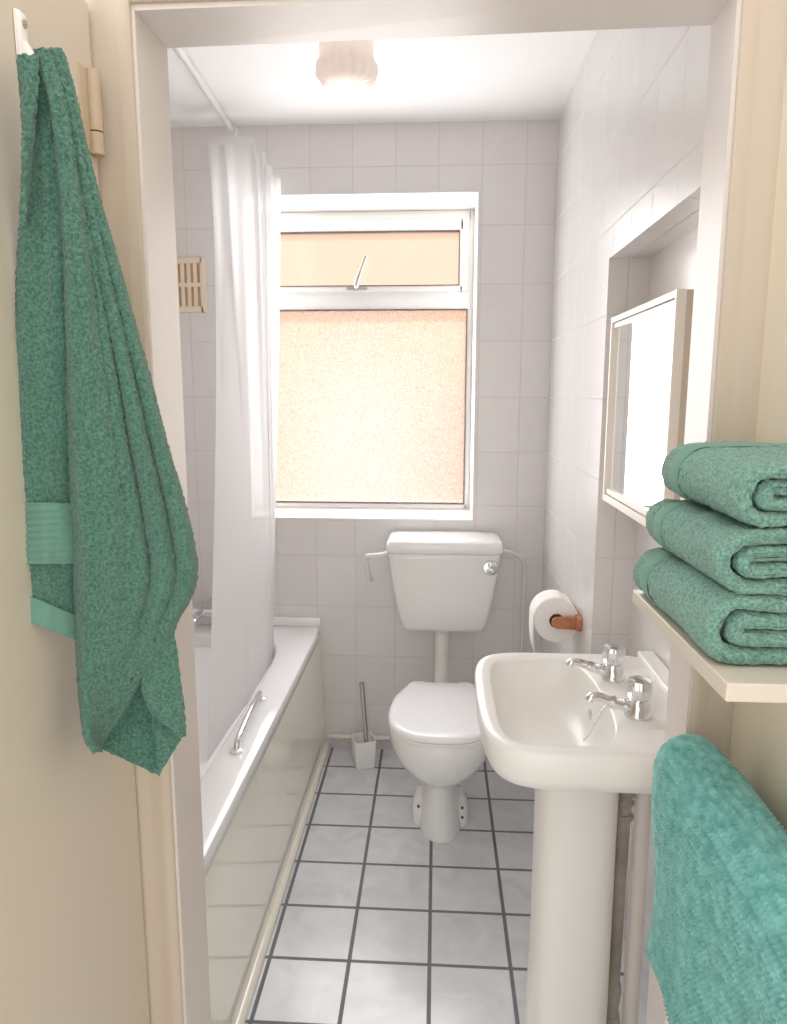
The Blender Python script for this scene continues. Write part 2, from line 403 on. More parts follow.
tube(b, smoothpath([(-.80, -.075, .565), (-.80, -.12, .572), (-.80, -.175, .560), (-.80, -.185, .535)]), .013, 14)
for x in (-.86, -.745):
    lathe(b, [(.012, .575), (.012, .592), (.021, .597), (.024, .610), (.021, .625), (.010, .629)], (x, -.07, 0), n=12)
link('bath_tap', b, M_chrome, bath, 40)

# shower rail, ring, curtain
rail = thing('shower_rail', 'thin white shower rail under the bathroom ceiling above the bath', 'curtain rail', (-.60, -.8, 2.28))
b = B(); tube(b, [(-.6425, -.002, 2.284), (-.614, -.60, 2.284)], .0105, 16); link('rod', b, M_rail, rail, 50)
b = B(); tube(b, [(-.6145, -.585, 2.284), (-.566, YF+.003, 2.284)], .0145, 16); link('sleeve', b, M_rail, rail, 50)
b = B(); lathe(b, [(.022, 0), (.022, -.006), (.014, -.010), (.012, -.018)], (-.6425, -.001, 2.284), 'Y', 20); link('end_socket', b, M_plast, rail, 50)
b = B()
ringc = Vector((-.640, -.045, 2.262))
tube(b, [ringc + Vector((math.cos(a)*.0185, .003*math.sin(a*2), math.sin(a)*.030+.006)) for a in [2*PI*k/24 for k in range(25)]], .0022, 8)
lathe(b, [(.006, 0), (.006, .003)], (-.640, -.064, 2.236), 'Y', 12)
tag(link('curtain_ring', b, M_plast, None, 50), 'small ring hanging from the shower rail at the corner of the curtain', 'curtain ring')

cur = thing('shower_curtain', 'sheer white shower curtain bunched beside the window and hanging inside the bath', 'curtain', (-.58, -.1, .3))
b = B()
# pleats: pixel-free plan; each pleat steps down a little at the free edge
strips = [  # (x at top), (x, y at bottom left), (x, y at bottom right), y at top, top height
    ((-.708, -.640), (-.486, -1.02), (-.477, -.60), -.085, 2.228),
    ((-.655, -.543), (-.478, -.66), (-.484, -.30), -.095, 2.229),
    ((-.556, -.512), (-.486, -.34), (-.498, -.235), -.080, 2.190),
    ((-.528, -.490), (-.496, -.27), (-.506, -.20), -.070, 2.150),
    ((-.505, -.462), (-.508, -.23), (-.514, -.19), -.060, 2.114)]
for k, (xt, b0, b1, yt, zt) in enumerate(strips):
    def fn(u, v, xt=xt, b0=b0, b1=b1, yt=yt, zt=zt, k=k):
        z = zt + (0.40-zt)*v
        w = v**1.25
        x = (xt[0]+(xt[1]-xt[0])*u)*(1-v) + (b0[0]+(b1[0]-b0[0])*u)*v
        y = yt*(1-w) + (b0[1]+(b1[1]-b0[1])*u)*w
        amp = .012
        y += -amp*math.sin(PI*u) + .005*math.sin(u*9+k*2+v*1.7) + (.004 if k else 0)*u
        x += .003*math.sin(v*5+k*1.3) - .002*math.sin(PI*u)*v
        return Vector((x, min(y, -.006), z))
    grid(b, fn, 14, 40)
sheet = link('pleated_sheet', b, M_curtain, cur, 180)
b = B()
for k, (xt, xb, yt, yb, zt) in enumerate(strips):
    if k not in (1,): continue
    grid(b, lambda u, v: Vector((-.698 + .154*u, -.112 - .014*math.sin(PI*u), 2.230 - .026*v)), 10, 3)
link('header_hem', b, M_curtain, cur, 180)

# ------------------------------------------------------------------ air vent
vent = thing('air_vent', 'cream plastic air vent grille on the tiled back wall', 'air vent', (-.85, -.004, 1.77))
b = B()
vx0, vx1, vz0, vz1 = -.952, -.757, 1.674, 1.866
frame(b, vx0, vx1, vz0, vz1, -.010, -.0005, .022, .022, .022, .022, .003)
zm = (vz0+vz1)/2; box(b, vx0+.02, vx1-.02, -.0095, -.0012, zm-.007, zm+.007)
nb = 7; pitch = (vx1-vx0-.044)/6.5
for i in range(1, 7):
    xx = vx0+.022+pitch*i; box(b, xx-pitch*.5+.0, xx-pitch*.5+.013, -.0088, -.0014, vz0+.021, vz1-.021)
link('grille', b, M_vent, vent)
b = B(); box(b, vx0+.02, vx1-.02, -.0025, -.0008, vz0+.02, vz1-.02); link('duct', b, mat('tan_duct', srgb(196, 172, 142), .8), vent)

# ------------------------------------------------------------------ ceiling lamp
cl = thing('ceiling_lamp', 'frosted glass ceiling lamp with a frilled lower edge', 'ceiling lamp', (-.139, -.85, ZC))
b = B()
prof = [(r*.80, h) for r, h in ((.058, 2.292), (.070, 2.270), (.076, 2.235), (.078, 2.195), (.079, 2.165), (.078, 2.145), (.086, 2.134), (.088, 2.118), (.082, 2.106), (.072, 2.099), (.052, 2.095), (.030, 2.093), (.010, 2.092))]
wob = [(0, 12, 0)]*5 + [(.01, 16, .001), (.035, 16, .002), (.05, 16, .003), (.05, 16, .003), (.03, 16, .002), (.01, 16, 0), (0, 12, 0), (0, 12, 0)]
lathe(b, prof, (-.139, -.85, 0), n=96, wob=wob)
top = [f for f in b.faces if len(f.verts) > 4 and f.calc_center_median().z > 2.28]; bmesh.ops.delete(b, geom=top, context='FACES_ONLY')
lamp('lampshade_fill', 'POINT', (-.139, -.85, 2.19), (0, 0, 0), .05, (1.0, .93, .88), shadow_soft_size=.03)  # fill light added inside the unlit lamp to lift its glass
mg = mat('pinkish_opal_glass', srgb(250, 242, 238), 0.3)
tlm = mg.node_tree.nodes.new('ShaderNodeBsdfTranslucent'); tlm.inputs[0].default_value = srgb(252, 244, 240)
mxm = mg.node_tree.nodes.new('ShaderNodeMixShader'); mxm.inputs[0].default_value = .55
mg.node_tree.links.new(mg.node_tree.nodes['Principled BSDF'].outputs[0], mxm.inputs[1]); mg.node_tree.links.new(tlm.outputs[0], mxm.inputs[2]); mg.node_tree.links.new(mxm.outputs[0], mg.node_tree.nodes['Material Output'].inputs[0])
link('glass_shade', b, mg, cl, 60)
b = B(); lathe(b, [(.066, 2.3022), (.068, 2.296), (.062, 2.288), (.056, 2.286)], (-.139, -.85, 0), n=40); link('ceiling_plate', b, M_plast, cl, 40)

# ------------------------------------------------------------------ toilet
TX = .103
wc = thing('toilet', 'white toilet with closed lid and low cistern on the back wall', 'toilet', (TX, -.45, 0))
def dring(z, rx, yf, yb, N=56, nb=3.2):
    """egg-shaped plan: round front, squarer back; widest around 45 percent"""
    ym = yb + (yf-yb)*.48; out = []
    for i in range(N):
        a = 2*PI*i/N; c, s = math.cos(a), math.sin(a)
        if s <= 0: x = rx*math.copysign(abs(c)**(2/2.15), c); y = ym + (ym-yf)*-(abs(s)**(2/2.15))
        else: x = rx*math.copysign(abs(c)**(2/nb), c); y = ym + (yb-ym)*abs(s)**(2/nb)
        out.append(Vector((TX+x, y, z)))
    return out
b = B()
tab = [(.398, .150, -.742, -.335), (.400, .160, -.752, -.33), (.392, .166, -.758, -.325), (.366, .165, -.757, -.322), (.335, .161, -.750, -.318), (.295, .151, -.730, -.31), (.262, .138, -.705, -.30),
       (.238, .115, -.680, -.29), (.215, .092, -.648, -.28), (.196, .074, -.622, -.275), (.172, .061, -.606, -.27), (.13, .059, -.598, -.265), (.09, .061, -.594, -.26), (.04, .070, -.597, -.25), (.010, .077, -.603, -.24), (.001, .077, -.603, -.24)]
rings(b, [dring(*t) for t in tab])
for s in (-1, 1):   # fixing lugs at the foot
    rings(b, [sell(TX+s*.060, -.435, z, rx, ry, 2.4, 24) for z, rx, ry in ((.001, .034, .080), (.03, .034, .078), (.055, .030, .066), (.078, .018, .045), (.086, .006, .02))])
bowl = link('bowl', b, M_cer, wc, 60)
for sx, dz, dy in ((-1, .060, -.497), (1, .060, -.497), (1, .035, -.511)):
    b = B(); lathe(b, [(.0045, 0), (.0045, -.004), (.003, -.005)], (TX+sx*.071, dy, dz), 'Y', 10)
    link('fixing_screw', b, M_dark, bowl)
def lidring(z, ins):
    pts = []
    half = [(.100, -.350), (.106, -.353), (.115, -.375), (.135, -.430), (.152, -.49), (.161, -.555), (.160, -.62), (.147, -.675), (.119, -.72), (.080, -.748), (.037, -.759), (0, -.761)]
    half = [Vector((x, y, 0)) for x, y in half]
    sp_ = smoothpath(half, 4)
    right = [(p.x, p.y) for p in sp_]
    full = right + [(-x, y) for x, y in right[::-1][1:]]
    cy = -.54
    for x, y in full:
        f = 1 - ins/.16
        pts.append(Vector((TX + x*f, cy + (y-cy)*(1-ins/.21), z)))
    return pts
b = B(); rings(b, [lidring(.400, .010), lidring(.4005, .004), lidring(.408, .003), lidring(.410, .010)]); link('seat', b, M_seat, wc, 45)
b = B(); rings(b, [lidring(.4105, .004), lidring(.4125, .0), lidring(.420, .0), lidring(.4255, .004), lidring(.4285, .016), lidring(.430, .06)]); link('lid', b, M_seat, wc, 60)
for sx in (-1, 1):
    b = B(); tube(b, [(TX+sx*.075-.02, -.338, .412), (TX+sx*.075+.02, -.338, .412)], .009, 12); link('lid_hinge', b, M_plast, wc, 40)
# cistern
TC = .110
def cring(z, hw, yf, yb=-.012, n=9): return sell(TC, (yf+yb)/2, z, hw, (yb-yf)/2, n, 64)
b = B()
rings(b, [cring(.536, .135, -.150), cring(.540, .145, -.158), cring(.555, .152, -.166), cring(.63, .170, -.180), cring(.73, .186, -.192), cring(.81, .195, -.198), cring(.836, .198, -.200), cring(.840, .190, -.196)])
cist = link('cistern', b, M_cer, wc, 60)
b = B()
rings(b, [cring(.832, .190, -.196), cring(.832, .201, -.207), cring(.838, .206, -.212), cring(.860, .205, -.210), cring(.870, .202, -.207), cring(.876, .195, -.200), cring(.878, .17, -.18)])
link('cistern_lid', b, M_cer, cist, 60)
b = B()
c0 = Vector((.270, -.1945, .786))
lathe(b, [(.027, 0), (.027, -.006), (.024, -.010), (.012, -.011)], c0, 'Y', 28)
lathe(b, [(.010, -.010), (.010, -.017), (.006, -.020)], c0 + Vector((0, 0, .010)), 'Y', 18)
lathe(b, [(.0085, -.010), (.0085, -.018), (.005, -.021)], c0 + Vector((.005, 0, -.011)), 'Y', 18)
lathe(b, [(.0085, -.010), (.0085, -.018), (.005, -.021)], c0 + Vector((-.007, 0, -.010)), 'Y', 18)
link('flush_button', b, M_chrome, cist, 40)
b = B(); tube(b, smoothpath([(.106, -.085, .538), (.106, -.085, .46), (.106, -.088, .38), (.105, -.11, .34), (TX, -.16, .325), (TX, -.30, .322)]), .0255, 20)
lathe(b, [(.032, .537), (.032, .520), (.0265, .515)], (.106, -.085, 0), n=24)
link('flush_pipe', b, M_plast, wc, 50)
b = B(); tube(b, smoothpath([(-.085, -.10, .815), (-.115, -.10, .806), (-.150, -.095, .800), (-.172, -.085, .796), (-.176, -.07, .775), (-.172, -.05, .73), (-.165, -.028, .695), (-.164, -.008, .690)]), .0085, 12)
lathe(b, [(.015, 0), (.015, .014)], (-.094, -.10, .812), 'X', 16)
link('overflow_pipe', b, M_plast, wc, 50)
b = B(); tube(b, smoothpath([(.302, -.09, .822), (.33, -.075, .818), (.375, -.045, .800), (.404, -.028, .765), (.409, -.022, .70), (.409, -.02, .55), (.409, -.02, .30), (.409, -.02, .068)]), .0065, 12)
for z in (.62, .35): lathe(b, [(.010, z-.008), (.010, z+.008)], (.409, -.02, 0), n=14)
link('supply_pipe', b, M_pipe, wc, 50)

# pipe run along the foot of the back wall
b = B(); tube(b, [(-.335, -.016, .052), (XR-.002, -.016, .052)], .009, 14)
for x in (-.30, -.05, .30): lathe(b, [(.012, -.008), (.012, .008)], (x, -.016, .052), 'X', 14)
tag(link('water_pipe', b, M_pipe, None, 50), 'white painted pipe running along the foot of the tiled back wall', 'pipe')
b = B(); box(b, -.33, XR, -.008, 0, 0, .036); struct(link('baseboard_back', b, mat('grey_skirting_tile', srgb(206, 202, 204), .2)))

# toilet brush and holder
bh = Vector((-.2075, -.183, 0)); ax = Vector((.074, .027, 0)); ay = Vector((-.027, .074, 0))
def sq(z, f, c=bh+ax*.5+ay*.5):
    pts = []
    for p in sell(0, 0, 0, .5*f, .5*f, 9, 40): pts.append(c + ax*p.x + ay*p.y + Vector((0, 0, z)))
    return pts
b = B(); rings(b, [sq(.001, .90), sq(.004, .93), sq(.105, 1.06), sq(.108, 1.05), sq(.108, .96), sq(.104, .94), sq(.012, .84)], True, True)
tag(link('toilet_brush_holder', b, mat('white_glazed_pot', srgb(240, 239, 238), .25), None, 45), 'small square white pot on the floor between bath and toilet', 'brush holder')
hc = bh+ax*.5+ay*.5
brush = thing('toilet_brush', 'steel handled toilet brush standing in the square white pot', 'toilet brush', hc + Vector((0, 0, .013)))
b = B(); tube(b, [hc + Vector((.012, -.015, .03)), hc + Vector((.012, -.015, .10)), hc + Vector((-.006, .004, .325))], [.0085, .0085, .0085], 14); link('handle', b, M_steel, brush, 40)
b = B()
lathe(b, [(.010, .014), (.022, .020), (.024, .045), (.020, .066), (.008, .072)], hc, n=18); link('brush_head', b, M_plast, brush, 40)

# ------------------------------------------------------------------ toilet roll and holder
hold = thing('toilet_roll_holder', 'orange wooden toilet roll holder on the right tiled wall', 'toilet roll holder', (XR, -.65, .76))
b = B(); box(b, XR-.014, XR-.0005, -.745, -.565, .742, .780, .004); link('backplate', b, M_wood, hold, 40)
RX, RZ = .417, .760
for y in (-.722, -.580):
    b = B()
    prof_ = [(XR-.008, RZ+.017), (RX, RZ+.015)] + [(RX - .016*math.sin(a), RZ + .015*math.cos(a)) for a in [PI*k/8 for k in range(1, 8)]] + [(RX, RZ-.015), (XR-.008, RZ-.017)]
    rings(b, [[Vector((x, y-.009, z)) for x, z in prof_], [Vector((x, y+.009, z)) for x, z in prof_]])
    link('arm', b, M_wood, hold, 40)
b = B(); tube(b, [(RX, -.722, RZ), (RX, -.580, RZ)], .0095, 14); link('dowel', b, M_wood, hold, 50)
b = B()
y0, y1 = -.707, -.607
prof_ = [(.020, y0+.002), (.058, y0), (.0615, y0+.002), (.062, y0+.006), (.062, y1-.006), (.0615, y1-.002), (.058, y1), (.020, y1-.002)]
rs = [[Vector((RX + r*math.cos(2*PI*i/48), y, RZ + r*math.sin(2*PI*i/48))) for i in range(48)] for r, y in prof_]
V = rings(b, rs, False, False)
for i in range(48): b.faces.new((V[-1][i], V[-1][(i+1) % 48], V[0][(i+1) % 48], V[0][i]))
roll = link('toilet_roll', b, M_paper, None, 40)
tag(roll, 'white toilet roll with a loose hanging sheet on the wooden wall holder', 'toilet roll')
b = B()
path = [(RX + .0632*math.cos(a), RZ + .0632*math.sin(a)) for a in [math.radians(t) for t in range(70, 181, 8)]] + [(RX-.0635, RZ-.03), (RX-.062, RZ-.06), (RX-.058, RZ-.095)]
grid(b, lambda u, v: Vector((path[round(v*(len(path)-1))][0], y0+.002+(y1-y0-.004)*u, path[round(v*(len(path)-1))][1])), 4, len(path)-1)
o = link('loose_sheet', b, M_paper, roll, 60)
s_ = o.modifiers.new('t', 'SOLIDIFY'); s_.thickness = .0012
b = B()
rs = [[Vector((RX + r*math.cos(2*PI*i/28), y, RZ + r*math.sin(2*PI*i/28))) for i in range(28)] for r, y in ((.0205, y0+.001), (.0205, y1-.001), (.0185, y1-.001), (.0185, y0+.001), (.0205, y0+.001))]
rings(b, rs, False, False); link('cardboard_core', b, mat('brown_card', srgb(150, 120, 95), .9), roll, 40)

# ------------------------------------------------------------------ wash basin
BY0, BY1, BX0 = -1.545, -1.062, .162
bas = thing('pedestal_basin', 'ivory washbasin on a pedestal with two chrome taps', 'washbasin', (.37, -1.30, 0))
NB = 80
def bo(z, ins, n=5.5, back=XN-.004):
    """outer outline: flat back at the wall, rounded front corners"""
    x0, x1 = BX0+ins, back; y0, y1 = BY0+ins, BY1-ins; out = []
    for p in sell(0, 0, 0, 1, 1, n, NB):
        x = (x0+x1)/2 + p.x*(x1-x0)/2; y = (y0+y1)/2 + p.y*(y1-y0)/2
        if p.x > 0:  # squarer at the back
            q = max(abs(p.x), abs(p.y)); k = p.x**3
            y = y*(1-k*.0) 
        # gently bowed front
        if p.x < 0: x -= .012*(1-p.y*p.y)*(-p.x) - .012*(-p.x)
        out.append(Vector((x, y, z)))
    return out
def bi(z, x0, x1, y0, y1, n=4.2):
    out = []
    for p in sell(0, 0, 0, 1, 1, n, NB):
        x = (x0+x1)/2 + p.x*(x1-x0)/2; y = (y0+y1)/2 + p.y*(y1-y0)/2
        if p.x > 0: x += .016*(1-p.y*p.y)*p.x
        out.append(Vector((x, y, z)))
    return out
b = B()
bowlr = [bo(.7985, .006), bo(.800, .012)] + [bi(.799, .192, .397, -1.513, -1.112, 5.0), bi(.796, .196, .394, -1.509, -1.116, 4.9)]
for k in range(1, 15):
    t = k/14; q = math.sin(t*PI/2); zz = .796 - .094*q**1.15
    f = math.cos(t*PI/2)**.62 if t < 1 else 0.03
    f = max(f, .05)
    cx_, cy_ = .296 + .012*t, -1.3125
    n_ = 4.9 - 2.7*t
    bowlr.append(bi(zz, cx_ - .100*f, cx_ + .097*f, cy_ - .1965*f, cy_ + .1965*f, n_))
rings(b, [bi(.672, .30, .43, -1.37, -1.24, 3), bi(.690, .22, .53, -1.44, -1.17, 3.2), bo(.712, .050, 4.5), bo(.722, .022), bo(.730, .010), bo(.748, .003), bo(.790, .000), bo(.796, .0015)] + bowlr)
basin = link('basin_bowl', b, M_basin, bas, 60)
b = B(); box(b, .535, XN-.002, BY0+.012, BY1-.012, .795, .812, .006, 4); link('rear_upstand', b, M_basin, bas, 60)
b = B(); lathe(b, [(.022, .7025), (.022, .707), (.014, .7065), (.012, .703)], (.308, -1.372, 0), n=24); link('waste', b, M_chrome, bas, 40)
# pedestal
def pr_(z, x0, hw, n=3.4): return [p for p in sell((x0+.440)/2, -1.305, z, (.440-x0)/2, hw, n, 48)]
b = B(); rings(b, [pr_(.001, .278, .100), pr_(.02, .280, .098), pr_(.08, .284, .093), pr_(.25, .288, .088), pr_(.5, .288, .086), pr_(.64, .287, .086), pr_(.70, .285, .088)]); link('pedestal', b, M_basin, bas, 60)
# taps
def make_tap(x, y):
    b = B(); z = .800
    lathe(b, [(.0245, z), (.0245, z+.005), (.0230, z+.008), (.0215, z+.024), (.016, z+.029), (.012, z+.038)], (x, y, 0), n=28)
    t = link('tap', b, M_chrome, bas, 45)
    b = B()
    tube(b, smoothpath([(x-.008, y, z+.015), (x-.028, y, z+.019), (x-.052, y, z+.027), (x-.072, y, z+.033), (x-.085, y, z+.033), (x-.090, y, z+.026)], 5), [.0125]*5+[.0105]*5+[.0085]*5+[.0080]*5+[.0085]*5+[.0085], 14)
    link('spout', b, M_chrome, t, 50)
    b = B()
    n = 40; rs = []
    for r, h in ((.014, .031), (.019, .034), (.0215, .040), (.0220, .062), (.0205, .068), (.012, .0705), (.004, .071)):
        rs.append([Vector((x + r*(1+.05*math.cos(8*2*PI*i/n))*math.cos(2*PI*i/n), y + r*(1+.05*math.cos(8*2*PI*i/n))*math.sin(2*PI*i/n), z+h)) for i in range(n)])
    rings(b, rs); link('tap_head', b, M_chrome, t, 50)
make_tap(.449, -1.214); make_tap(.454, -1.388)
b = B()
ch = smoothpath([(.414, -1.345, .803), (.408, -1.347, .801), (.398, -1.349, .790), (.389, -1.351, .772), (.378, -1.35, .748), (.366, -1.35, .728)], 10)
for i in range(0, len(ch)-1):
    r = bmesh.ops.create_icosphere(b, subdivisions=1, radius=.0026, matrix=Matrix.Translation(ch[i]))
lathe(b, [(.007, .8005), (.007, .806), (.003, .809)], (.414, -1.344, 0), n=14)
link('plug_chain', b, M_chrome, bas, 60)
b = B()
lathe(b, [(.010, 0), (.010, -.004), (.006, -.005)], (.3855, -1.315, .765), 'X', 18); link('overflow', b, M_chrome, bas, 40)

# waste and supply pipes behind the pedestal
wp = thing('waste_pipe', 'grey waste pipe with a trap behind the basin pedestal', 'pipe', (.465, -1.30, 0))
b = B(); tube(b, smoothpath([(.462, -1.30, .664), (.463, -1.302, .63), (.464, -1.303, .60), (.462, -1.30, .56), (.460, -1.30, .40), (.459, -1.30, .14), (.460, -1.30, .002)]), .0150, 16); link('stem', b, M_waste, wp, 50)
b = B()
for z in (.545, .575): lathe(b, [(.017, z-.007), (.020, z), (.017, z+.007)], (.462, -1.30, 0), n=12)
box(b, .445, .481, -1.325, -1.285, .59, .650, .012, 3)
link('trap', b, M_waste, wp, 50)
b = B()
lathe(b, [(.018, .05), (.0195, .07), (.017, .09)], (.460, -1.30, 0), n=14); link('joint_nut', b, M_waste, wp, 40)
b = B(); lathe(b, [(.017, .12), (.0195, .145), (.016, .165)], (.460, -1.30, 0), n=8); link('joint_nut', b, M_waste, wp, 40)
b = B(); tube(b, [(.499, -1.30, .001), (.499, -1.30, .664)], .0165, 16)
tag(link('supply_pipe', b, M_pipe, None, 50), 'upright white painted pipe beside the grey waste pipe behind the pedestal', 'pipe')

# ------------------------------------------------------------------ mirror cabinet in the recess
cab = thing('mirror_cabinet', 'white framed mirror cabinet hung in the wall recess above the basin', 'mirror cabinet', (XN, -1.145, 1.13))
CY0, CY1, CZ0, CZ1 = -1.378, -.912, 1.131, 1.556
b = B(); box(b, .494, XN-.001, CY0, CY1, CZ0, CZ1, .002); link('cabinet_box', b, M_cabside, cab)
b = B()
box(b, .4795, .4965, CY1-.010, CY1+.0005, CZ0-.0005, CZ1+.0005); box(b, .4795, .4965, CY0-.0005, CY0+.008, CZ0-.0005, CZ1+.0005)
box(b, .480, .496, CY0+.004, CY1-.004, CZ1-.012, CZ1); box(b, .484, .496, CY0+.004, CY1-.004, CZ1-.024, CZ1-.014)
box(b, .480, .496, CY0+.004, CY1-.004, CZ0, CZ0+.016); box(b, .484, .496, CY0+.004, CY1-.004, CZ0+.018, CZ0+.030)
link('door_frame', b, M_cab, cab)
b = B(); box(b, .4885, .4925, CY0+.006, CY1-.008, CZ0+.026, CZ1-.022); dm = link('mirror_door', b, M_mirror, cab)
b = B(); box(b, .4872, .4890, CY1-.052, CY1-.049, CZ0+.028, CZ1-.024); link('door_edge', b, M_cab, dm)

# ------------------------------------------------------------------ shelf and folded towels
SX, SZ = .325, 1.142
sh = thing('wall_shelf', 'white painted shelf board on the hall wall carrying folded towels', 'shelf', (.468, -1.93, SZ))
b = B(); box(b, SX, .4675, -2.072, -1.775, SZ-.017, SZ, .0015); link('board', b, M_shelf, sh)
b = B(); box(b, .452, .4675, -2.05, -1.80, SZ-.035, SZ-.017, .002); link('batten', b, M_shelf, sh)

def folded(label, x, y0, y1, z, W, seed, H=.062):
    rnd = random.Random(seed)
    t = thing('folded_towel', label, 'towel', (x+W/2, (y0+y1)/2, z), 'green towels folded on the shelf')
    th = H/4 - .0004
    def upath(xl, zb, zt, W):
        r = (zt-zb)/2; zc = (zb+zt)/2
        p = []
        n1 = 26
        for i in range(n1): p.append((W + (xl+r-W)*i/(n1-1), zb))
        for i in range(1, 22): a = -PI/2 - PI*i/22; p.append((xl+r + r*math.cos(a), zc + r*math.sin(a)))
        for i in range(n1): p.append((xl+r + (W-xl-r)*i/(n1-1), zt))
        return p
    paths = [upath(th/2, th/2, H-th/2, W), upath(th*1.75, th*1.55, H-th*1.55, W*0.98)]
    b = B()
    ny = 130
    for k, path in enumerate(paths):
        nrm = []
        for i in range(len(path)):
            a = path[max(i-1, 0)]; c = path[min(i+1, len(path)-1)]
            tx, tz = c[0]-a[0], c[1]-a[1]; l = math.hypot(tx, tz) or 1
            nrm.append((tz/l, -tx/l))
        rs = []
        for j in range(ny+1):
            v = j/ny
            yy = y0 + (y1-y0)*v
            e = min(v, 1-v)*(y1-y0)
            f = min(1, .35 + .65*math.sqrt(min(1, e/.010)))
            # the far end droops and rounds off
            q = max(0, (v-.86)/.14); hs = 1 - .22*q*q; xs = .008*q*q
            loop = []
            for sgn, rng in ((1, range(len(path))), (-1, range(len(path)-1, -1, -1))):
                for i in rng:
                    px_, pz_ = path[i]; nx, nz = nrm[i]
                    w = th/2*f*(1 + .10*noise.noise(Vector((i*.21, v*7, seed+k*5+sgn))))
                    X = px_ + nx*w*sgn; Z = pz_ + nz*w*sgn
                    top = Z/H
                    Z = Z*hs + top*.004*noise.noise(Vector((X*18, v*6, seed*3.1))) + .0035*top*math.sin(v*3+seed)
                    X += xs*(1-min(1, X/.05)) + .004*noise.noise(Vector((Z*25, v*5, seed*1.7)))*(1 if X < .05 else .3)
                    yo = .004*noise.noise(Vector((i*.12, k*3+seed, 5.0 if v < .5 else 9.0)))
                    loop.append(Vector((x + X, yy + yo, z + max(Z, .0012))))
            rs.append(loop)
        rings(b, rs)
    o = link('terry_body', b, M_towel2, t, 180)
    fuzz(o, .0042, .0048)
    # woven border bands round the fold, nearer the far end
    path = paths[0]
    b = B()
    idx = range(18, len(path)-2)
    ids = list(idx)
    def fb(u, v):
        i = ids[min(len(ids)-1, round(u*(len(ids)-1)))]
        px_, pz_ = path[i]
        a = path[max(i-1, 0)]; c = path[min(i+1, len(path)-1)]; tx, tz = c[0]-a[0], c[1]-a[1]; l = math.hypot(tx, tz)
        vv = .66 + .115*v; yy = y0 + (y1-y0)*vv
        w = th/2 + .0022 - .0016*abs(v*2-1)**4 + .0003*math.sin(v*40)
        X = px_ - tz/l*w; Z = pz_ + tx/l*w
        # outward is away from the inside of the U
        top = Z/H
        Z = Z + top*.004*noise.noise(Vector((X*18, vv*6, seed*3.1))) + .0035*top*math.sin(vv*3+seed)
        X += .004*noise.noise(Vector((Z*25, vv*5, seed*1.7)))*(1 if X < .05 else .3)
        return Vector((x + X, yy, z + max(Z, .001)))
    grid(b, fb, len(ids)-1, 24)
    o = link('border_band', b, M_band, t, 180)
    return t
folded('folded green towel at the bottom of the stack, resting on the shelf', .317, -2.036, -1.776, SZ+.0005, .146, 1.0, .062)
folded('folded green towel in the middle of the three on the shelf', .325, -2.036, -1.782, SZ+.0645, .138, 2.3, .058)
folded('folded green towel on top of the stack on the shelf', .337, -2.034, -1.795, SZ+.1245, .126, 3.7, .061)

# ------------------------------------------------------------------ ribbed teal towel over a rail
tr = thing('towel_rail', 'white towel rail on the hall wall hidden under the ribbed teal mat', 'towel rail', (.468, -2.0, .945))
b = B(); tube(b, [(.398, -2.36, .948), (.398, -1.812, .948)], .008, 14); link('bar', b, M_white, tr, 50)
for y in (-2.34, -2.04):
    b = B(); tube(b, [(.467, y, .948), (.398, y, .948)], .006, 12); lathe(b, [(.018, 0), (.018, -.006), (.010, -.009)], (.4675, y, .948), 'X', 18); link('bracket', b, M_white, tr, 50)
b = B()
prof_ = []
for i in range(0, 110): prof_.append((.357 + .003*math.sin(i*.05) , .662 + (.930-.662)*i/109))
for i in range(1, 36):
    a = PI - PI*i/36
    prof_.append((.397 + .040*math.cos(a), .930 + .036*math.sin(a)))
for i in range(0, 70): prof_.append((.437, .930 - .19*i/69))
def fm(u, v):
    x, z = prof_[min(len(prof_)-1, round(v*(len(prof_)-1)))]
    i = round(v*(len(prof_)-1)); a = prof_[max(i-1, 0)]; c = prof_[min(i+1, len(prof_)-1)]
    tx, tz = c[0]-a[0], c[1]-a[1]; l = math.hypot(tx, tz) or 1
    y = -1.800 - .45*u
    s = v*len(prof_)*.0025; tt = .45*u
    wv = .0015*math.sin(tt*60) + .0012*noise.noise(Vector((tt*20, s*20, 2)))
    d = .0030*math.sin((s + wv)*2*PI/.0085)*(.7 + .3*math.sin((tt + .001*math.sin(s*300))*2*PI/.007)) + .0010*math.sin(tt*2*PI/.0065)*min(1, u*25)
    d *= min(1, .15 + u*9)
    big = .006*math.sin(tt*22 + z*6) + .004*noise.noise(Vector((tt*7, z*7, 8)))
    hang = max(0, (.93-z)/.27)
    d += big*min(1, hang+.2)
    x += -tz/l*d*1.0; z += tx/l*d
    z += (.006*math.sin(tt*9) - .004)*hang if v < .5 else 0
    y += .004*noise.noise(Vector((z*9, 3, 3)))*(1-u)
    return Vector((x, y, z))
grid(b, fm, 300, 214)
o = link('ribbed_mat', b, M_mat, None, 180)
s_ = o.modifiers.new('thickness', 'SOLIDIFY'); s_.thickness = .006; s_.offset = 1.0 
fuzz(o, .0015, .003)
tag(o, 'ribbed teal chenille mat hanging over a rail below the shelf', 'bath mat')

